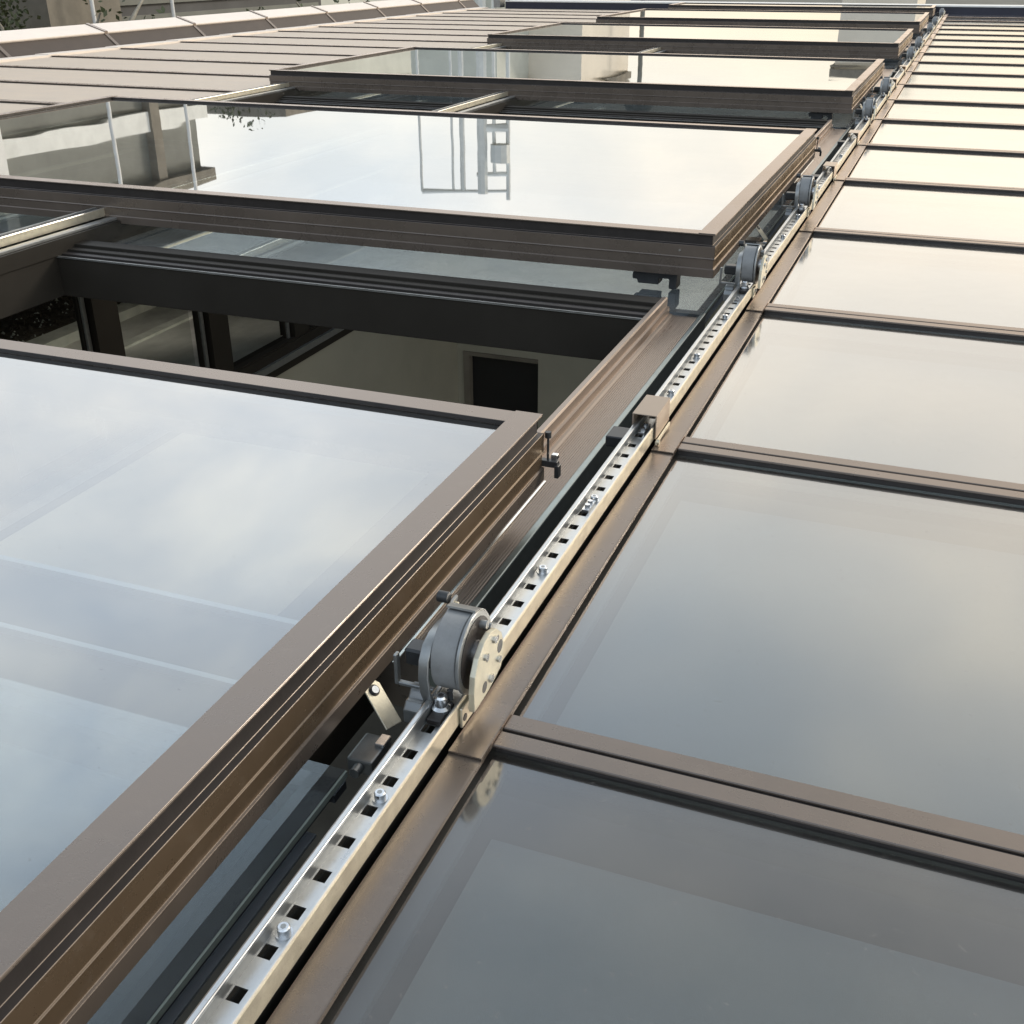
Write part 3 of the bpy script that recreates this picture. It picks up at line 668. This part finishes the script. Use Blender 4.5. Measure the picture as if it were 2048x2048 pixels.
for y in (.05, .93, 1.80, 2.67, 3.55, 4.50, 5.42, 6.3):
    m = MB(); m.box((-.052, .085, -1.495), (-.047, .72, -.24)); 
    if pan0 is None: mt['pane'] = clear('partition_glass', (.86, .87, .85)); pan0 = m.build('pane', 'pane', gp); pan0.location = (0, y, 0)
    else: dup(pan0, (0, y, 0), gp)
# lower terrace seen through it
m = MB(); m.box((-9.5, -2, -2.3), (-3.75, 9.5, -2.05)); tag(m.build('terrace', 'terrace'), kind='structure')
m = MB(); m.box((-6.42, -2, -2.05), (-6.23, 9.5, -1.97)); tag(m.build('kerb_stone', 'kerb'), kind='structure')
m = MB(); m.box((-5.80, -2, -2.05), (-5.70, 9.5, -2.03)); tag(m.build('drain_edge', 'kerb'), kind='structure')
m = MB()
m.box((-9.4, -2, -2.0505), (-6.43, 9.5, -2.047), 0)
for k in range(7000):
    x_, y_ = rnd.uniform(-9.3, -6.45), rnd.uniform(1, 8.5); s_ = rnd.uniform(.012, .034); h = rnd.uniform(.01, .03)
    pts = [Vector((x_ + s_ * math.cos(t + k) * rnd.uniform(.6, 1.1), y_ + s_ * math.sin(t + k) * rnd.uniform(.6, 1.1), -2.052)) for t in (0, 1.6, 3.1, 4.7)]; ap = (x_, y_, -2.05 + h)
    for q in range(4): m.face([pts[q], pts[(q + 1) % 4], ap], 0 if k % 5 else 1)
tag(m.build('gravel', ['gravel', 'kerb']), 'loose stones beyond the kerb seen through the window wall', 'gravel', kind='stuff')
m = MB(); m.box((-9.6, -2, -6), (-9.5, 9.5, -.4)); tag(m.build('light_well_wall', 'conc2'), kind='structure')

# ------------------------------------------------------------------ left parapet
para = thing('parapet', (-7.88, 0, 0), 'low brown parapet with a pale sloping coping along the left edge of the roof', 'parapet')
fp = [(0, 0), (-.17, .125), (-.17, .128), (.0, .006)]
ys = [7.64 + 1.53 * k for k in range(-6, 8)]
f0 = c0_ = r0_ = None
for y in ys:
    y_end = min(y + 1.53, 19.0); ln = y_end - y
    m = MB(); m.face([(-.01, .004, .004), (-.01, ln - .004, .004), (-.15, ln - .004, .124), (-.15, .004, .124)]); m.face([(0, .004, .004), (0, ln - .004, .004), (0, ln - .004, -.3), (0, .004, -.3)]); o = m.build('face_panel', 'dull', para); o.location = (0, y, 0)
    m = MB(); m.prism([(-.135, .128), (-.150, .110), (-.157, .110), (-.150, .133), (-.36, .198), (-.36, .10), (-.365, .10), (-.365, .206), (-.135, .137)], lambda a, b, t: (a, t, b), .006, ln - .006); o = m.build('coping', 'coping', para); o.location = (0, y, 0)
    m = MB(); m.prism([(.012, .0), (-.132, .118), (-.132, .146), (-.365, .217), (-.365, .19), (-.17, .12), (-.0, -.002)], lambda a, b, t: (a, t, b), -.024, .024); o = m.build('rib', 'bronze', para); o.location = (0, y, 0)
m = MB(); m.box((-.36, -2.2, -6), (-.30, 19.0, .10)); m.build('outer_face', 'conc2', para)

# far end wall
ew = thing('end_wall', (0, END, 0), 'low navy upstand with pale coping across the far end of the roof', 'end wall')
m = MB(); m.box((-7.4, .0, -.1), (6, .12, .098)); m.build('face', 'navy', ew)
m = MB(); m.box((-7.4, -.015, .098), (6, .50, .118)); m.build('coping', 'white', ew)
m = MB(); m.box((-7.6, .5, -6), (6, .6, .09)); m.build('outer_face', 'conc2', ew)
m = MB(); m.box((-7.62, -.02, 0), (-7.5, .22, .16)); m.tube((-7.35, .02, 0), (-7.35, .02, .22), .02, 8); m.build('corner_fitting', 'plate', ew)

# ------------------------------------------------------------------ surroundings
# long building beyond the parapet
A = thing('building', (-16, 0, -6), 'long dark grey building behind the parapet, mirrored in the second skylight', 'building')
m = MB(); m.box((-9, -30, 0), (0, 21.3, 9.85)); m.build('wall', 'conc', A)
m = MB(); m.box((-9.3, -30.3, 9.85), (.25, 21.5, 10.12)); m.build('roof', 'stone', A)
for z in (3.2, 6.0, 8.4): m = MB(); m.box((.0, -30, z), (.14, 21.6, z + .35)); m.build('band', 'conc2' if z < 7 else 'mid', A)
pi0 = None
for k in range(11):
    y = -26 + k * 4.55
    m = MB(); m.box((.0, y, 0), (.20, y + .30, 9.85)); m.build('pillar', 'white' if k % 2 else 'stone', A)
win0 = None
for z in (1.0, 4.0, 6.8):
    for k in range(24):
        y = -25.2 + k * 1.95
        if k % 5 == 3: continue
        h = 1.2
        m = MB(); m.box((0, 0, 0), (.05, 1.3, h)); m.box((.05, 0, 0), (.08, .06, h), 1); m.box((.05, 1.24, 0), (.08, 1.3, h), 1); m.box((.05, .06, h - .06), (.08, 1.24, h), 1)
        o = m.build('window', ['window', 'conc'], A); o.location = (.0, y, z)
for y, z in ((6.5, 9.0), (12.2, 8.0), (3.0, 7.6)):
    m = MB(); m.box((.0, y, z), (.2, y + .5, z + .5)); m.build('wall_lamp', 'white', A)
# tan rendered annex near the left edge
B = thing('building', (-12.6, 14.3, -6), 'tan rendered annex with torn bark-like plaster at the top left', 'building')
m = MB(); m.box((-1.5, -.85, 0), (0, .80, 7.1)); m.build('wall', 'stone', B)
m = MB(); m.box((-1.6, -.95, 7.1), (.08, .90, 7.22)); m.build('roof', 'conc', B)
# dark clad annex with horizontal boards
Cc = thing('building', (-13.3, 15.25, -6), 'grey clad lean-to with horizontal boards behind the second parapet section', 'building')
m = MB(); m.box((-2, 0, 0), (0, 7.5, 6.9)); m.build('wall', 'conc2', Cc)
for k in range(7):
    m = MB(); m.box((.0, .2, 5.0 + k * .27), (.05, 7.3, 5.10 + k * .27)); m.build('board', 'conc', Cc)
m = MB(); m.box((-2, -.1, 6.9), (.3, 7.6, 7.05)); m.build('roof', 'conc', Cc)
for k, (x_, y_, h) in enumerate(((-12.3, 14.08, 6.9), (-12.3, 16.06, 7.0))):
    m = MB(); m.tube((x_, y_, -6), (x_, y_, h - 6 + 2.2), .032, 10); o = m.build('pole', 'white')
    tag(o, ['slim pale pole rising behind the first joint of the parapet', 'white pole behind the second section of the parapet'][k], 'pole', 'poles behind the parapet')
# hazy blocks further off
def block(loc, size, mat, label, nwin=8):
    b = thing('building', loc, label, 'building'); sx, sy, sz = size
    m = MB(); m.box((-sx / 2, 0, 0), (sx / 2, sy, sz)); m.build('wall', mat, b)
    m = MB(); m.box((-sx / 2 - .2, -.2, sz), (sx / 2 + .2, sy, sz + .4)); m.build('roof', 'stone', b)
    return b
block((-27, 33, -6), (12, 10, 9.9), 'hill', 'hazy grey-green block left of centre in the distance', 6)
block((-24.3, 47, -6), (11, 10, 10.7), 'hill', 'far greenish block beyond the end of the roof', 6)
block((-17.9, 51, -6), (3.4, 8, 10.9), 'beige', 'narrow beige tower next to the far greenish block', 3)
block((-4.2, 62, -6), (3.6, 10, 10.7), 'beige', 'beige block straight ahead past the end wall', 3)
# steel frame on legs (seen mirrored in the second skylight)
fr = thing('steel_frame', (0, 0, -6), 'tall open steel frame structure mirrored in the second skylight', 'frame')
def pol(az, d, z): return (.4 - d * math.sin(R(-az)), -.9 + d * math.cos(R(az)), z)
D = 40.; top = 12.85
m = MB()
for az, r_, zz in ((-25.7, .05, top), (-24.1, .05, top), (-23.6, .10, top - .05), (-22.6, .19, top + .1), (-21.3, .08, top + .35), (-22.0, .07, top - .5)): m.tube(pol(az, D, 0), pol(az, D, zz), r_, 8)
m.build('column', 'mid', fr)
m = MB()
for z, a0, a1, r_ in ((top, -25.7, -21.3, .06), (top - .55, -22.9, -21.3, .08), (top - 2.1, -22.6, -21.3, .11)): m.tube(pol(a0, D, z), pol(a1, D, z), r_, 8)
m.tube(pol(-21.7, D, top - 1.6), pol(-21.7, D, top - .9), .35, 10); m.build('beam', 'mid', fr)
mast = MB(); mast.tube(pol(-14.9, 60, 0), pol(-14.9, 60, 12.6), .12, 8); mast.tube(pol(-14.9, 60, 12.0), pol(-14.9, 60, 12.9), .8, 10, r2=.2); tag(mast.build('mast', 'conc'), 'thin mast mirrored in the third skylight', 'mast'); 
bpy.data.objects['mast'].location = (0, 0, -6)

# trees
def tree(x, y, base, h, cr_, seed, label, nleaf=2600, limbs=7, bark='bark'):
    rr = random.Random(seed); root = thing('tree', (x, y, base), label, 'tree')
    m = MB(); p = Vector((0, 0, 0)); r_ = h * .028; segs = []
    for k in range(6):
        q = p + Vector((rr.uniform(-.12, .12), rr.uniform(-.12, .12), h * .62 / 6)); m.tube(p, q, r_, 9, r2=r_ * .88, cap=False); segs.append(q); p = q; r_ *= .88
    tips = []
    for k in range(limbs):
        s = segs[rr.randrange(2, 6)]; a = rr.uniform(0, 6.28); L = cr_ * rr.uniform(.6, 1.0)
        mid = s + Vector((math.cos(a) * L * .5, math.sin(a) * L * .5, L * .45)); t = mid + Vector((math.cos(a + .4) * L * .45, math.sin(a + .4) * L * .45, L * .45))
        m.tube(s, mid, r_ * .6, 6, r2=r_ * .4, cap=False); m.tube(mid, t, r_ * .4, 6, r2=r_ * .12, cap=False); tips += [mid, t, (mid + t) / 2]
    m.build('trunk', bark, root, smooth=True)
    m = MB(); clumps = [(c + Vector((rr.gauss(0, .3), rr.gauss(0, .3), rr.gauss(.1, .3))), rr.uniform(.3, .75) * cr_ * .5) for c in tips for _ in range(2)]
    for k in range(nleaf):
        c, s = clumps[rr.randrange(len(clumps))]; v = Vector((rr.gauss(0, 1), rr.gauss(0, 1), rr.gauss(0, .8))).normalized() * s * rr.uniform(.3, 1) ** .5; q = c + v
        u = Vector((rr.gauss(0, 1), rr.gauss(0, 1), rr.gauss(0, 1))).normalized(); w_ = u.orthogonal().normalized(); l = rr.uniform(.035, .07)
        m.face([q - u * l, q + w_ * l * .5, q + u * l, q - w_ * l * .5])
    m.build('crown', 'leaf', root); return root
tree(-11.6, 11.9, -6, 8.4, 1.2, 3, 'pale-trunked tree at the top left corner behind the parapet', 260)
tree(-11.7, 12.75, -6, 8.7, 1.1, 5, 'second pale-trunked tree, just right of the corner tree', 220)
tree(-12.2, 18.6, -6, 7.2, 1.2, 9, 'dark leafy tree behind the middle of the parapet', 3200, bark='conc2')
bush = MB()
for k in range(5200):
    q = Vector((rnd.uniform(-12.9, -12.2), rnd.uniform(10.2, 12.7), rnd.uniform(-1.2, .9 + .25 * math.sin(k)))); u = Vector((rnd.gauss(0, 1), rnd.gauss(0, 1), rnd.gauss(0, 1))).normalized(); w_ = u.orthogonal().normalized(); l = rnd.uniform(.03, .06)
    bush.face([q - u * l, q + w_ * l * .5, q + u * l, q - w_ * l * .5])
tag(bush.build('hedge', 'leaf'), 'dark green hedge foliage in the top left corner behind the parapet', 'hedge')
tree(-21.4, 32.0, -6, 12.6, 1.6, 11, 'tall tree mirrored near the far edge of the second skylight', 2600, bark='conc2')
tree(-16.6, 21.9, -6, 10.2, 1.9, 21, 'leafy tree past the end of the long grey building', 4200, bark='conc2')
tree(-10.5, 19.5, -6, 7.6, 1.6, 13, 'small tree behind the far end of the parapet', 2000)
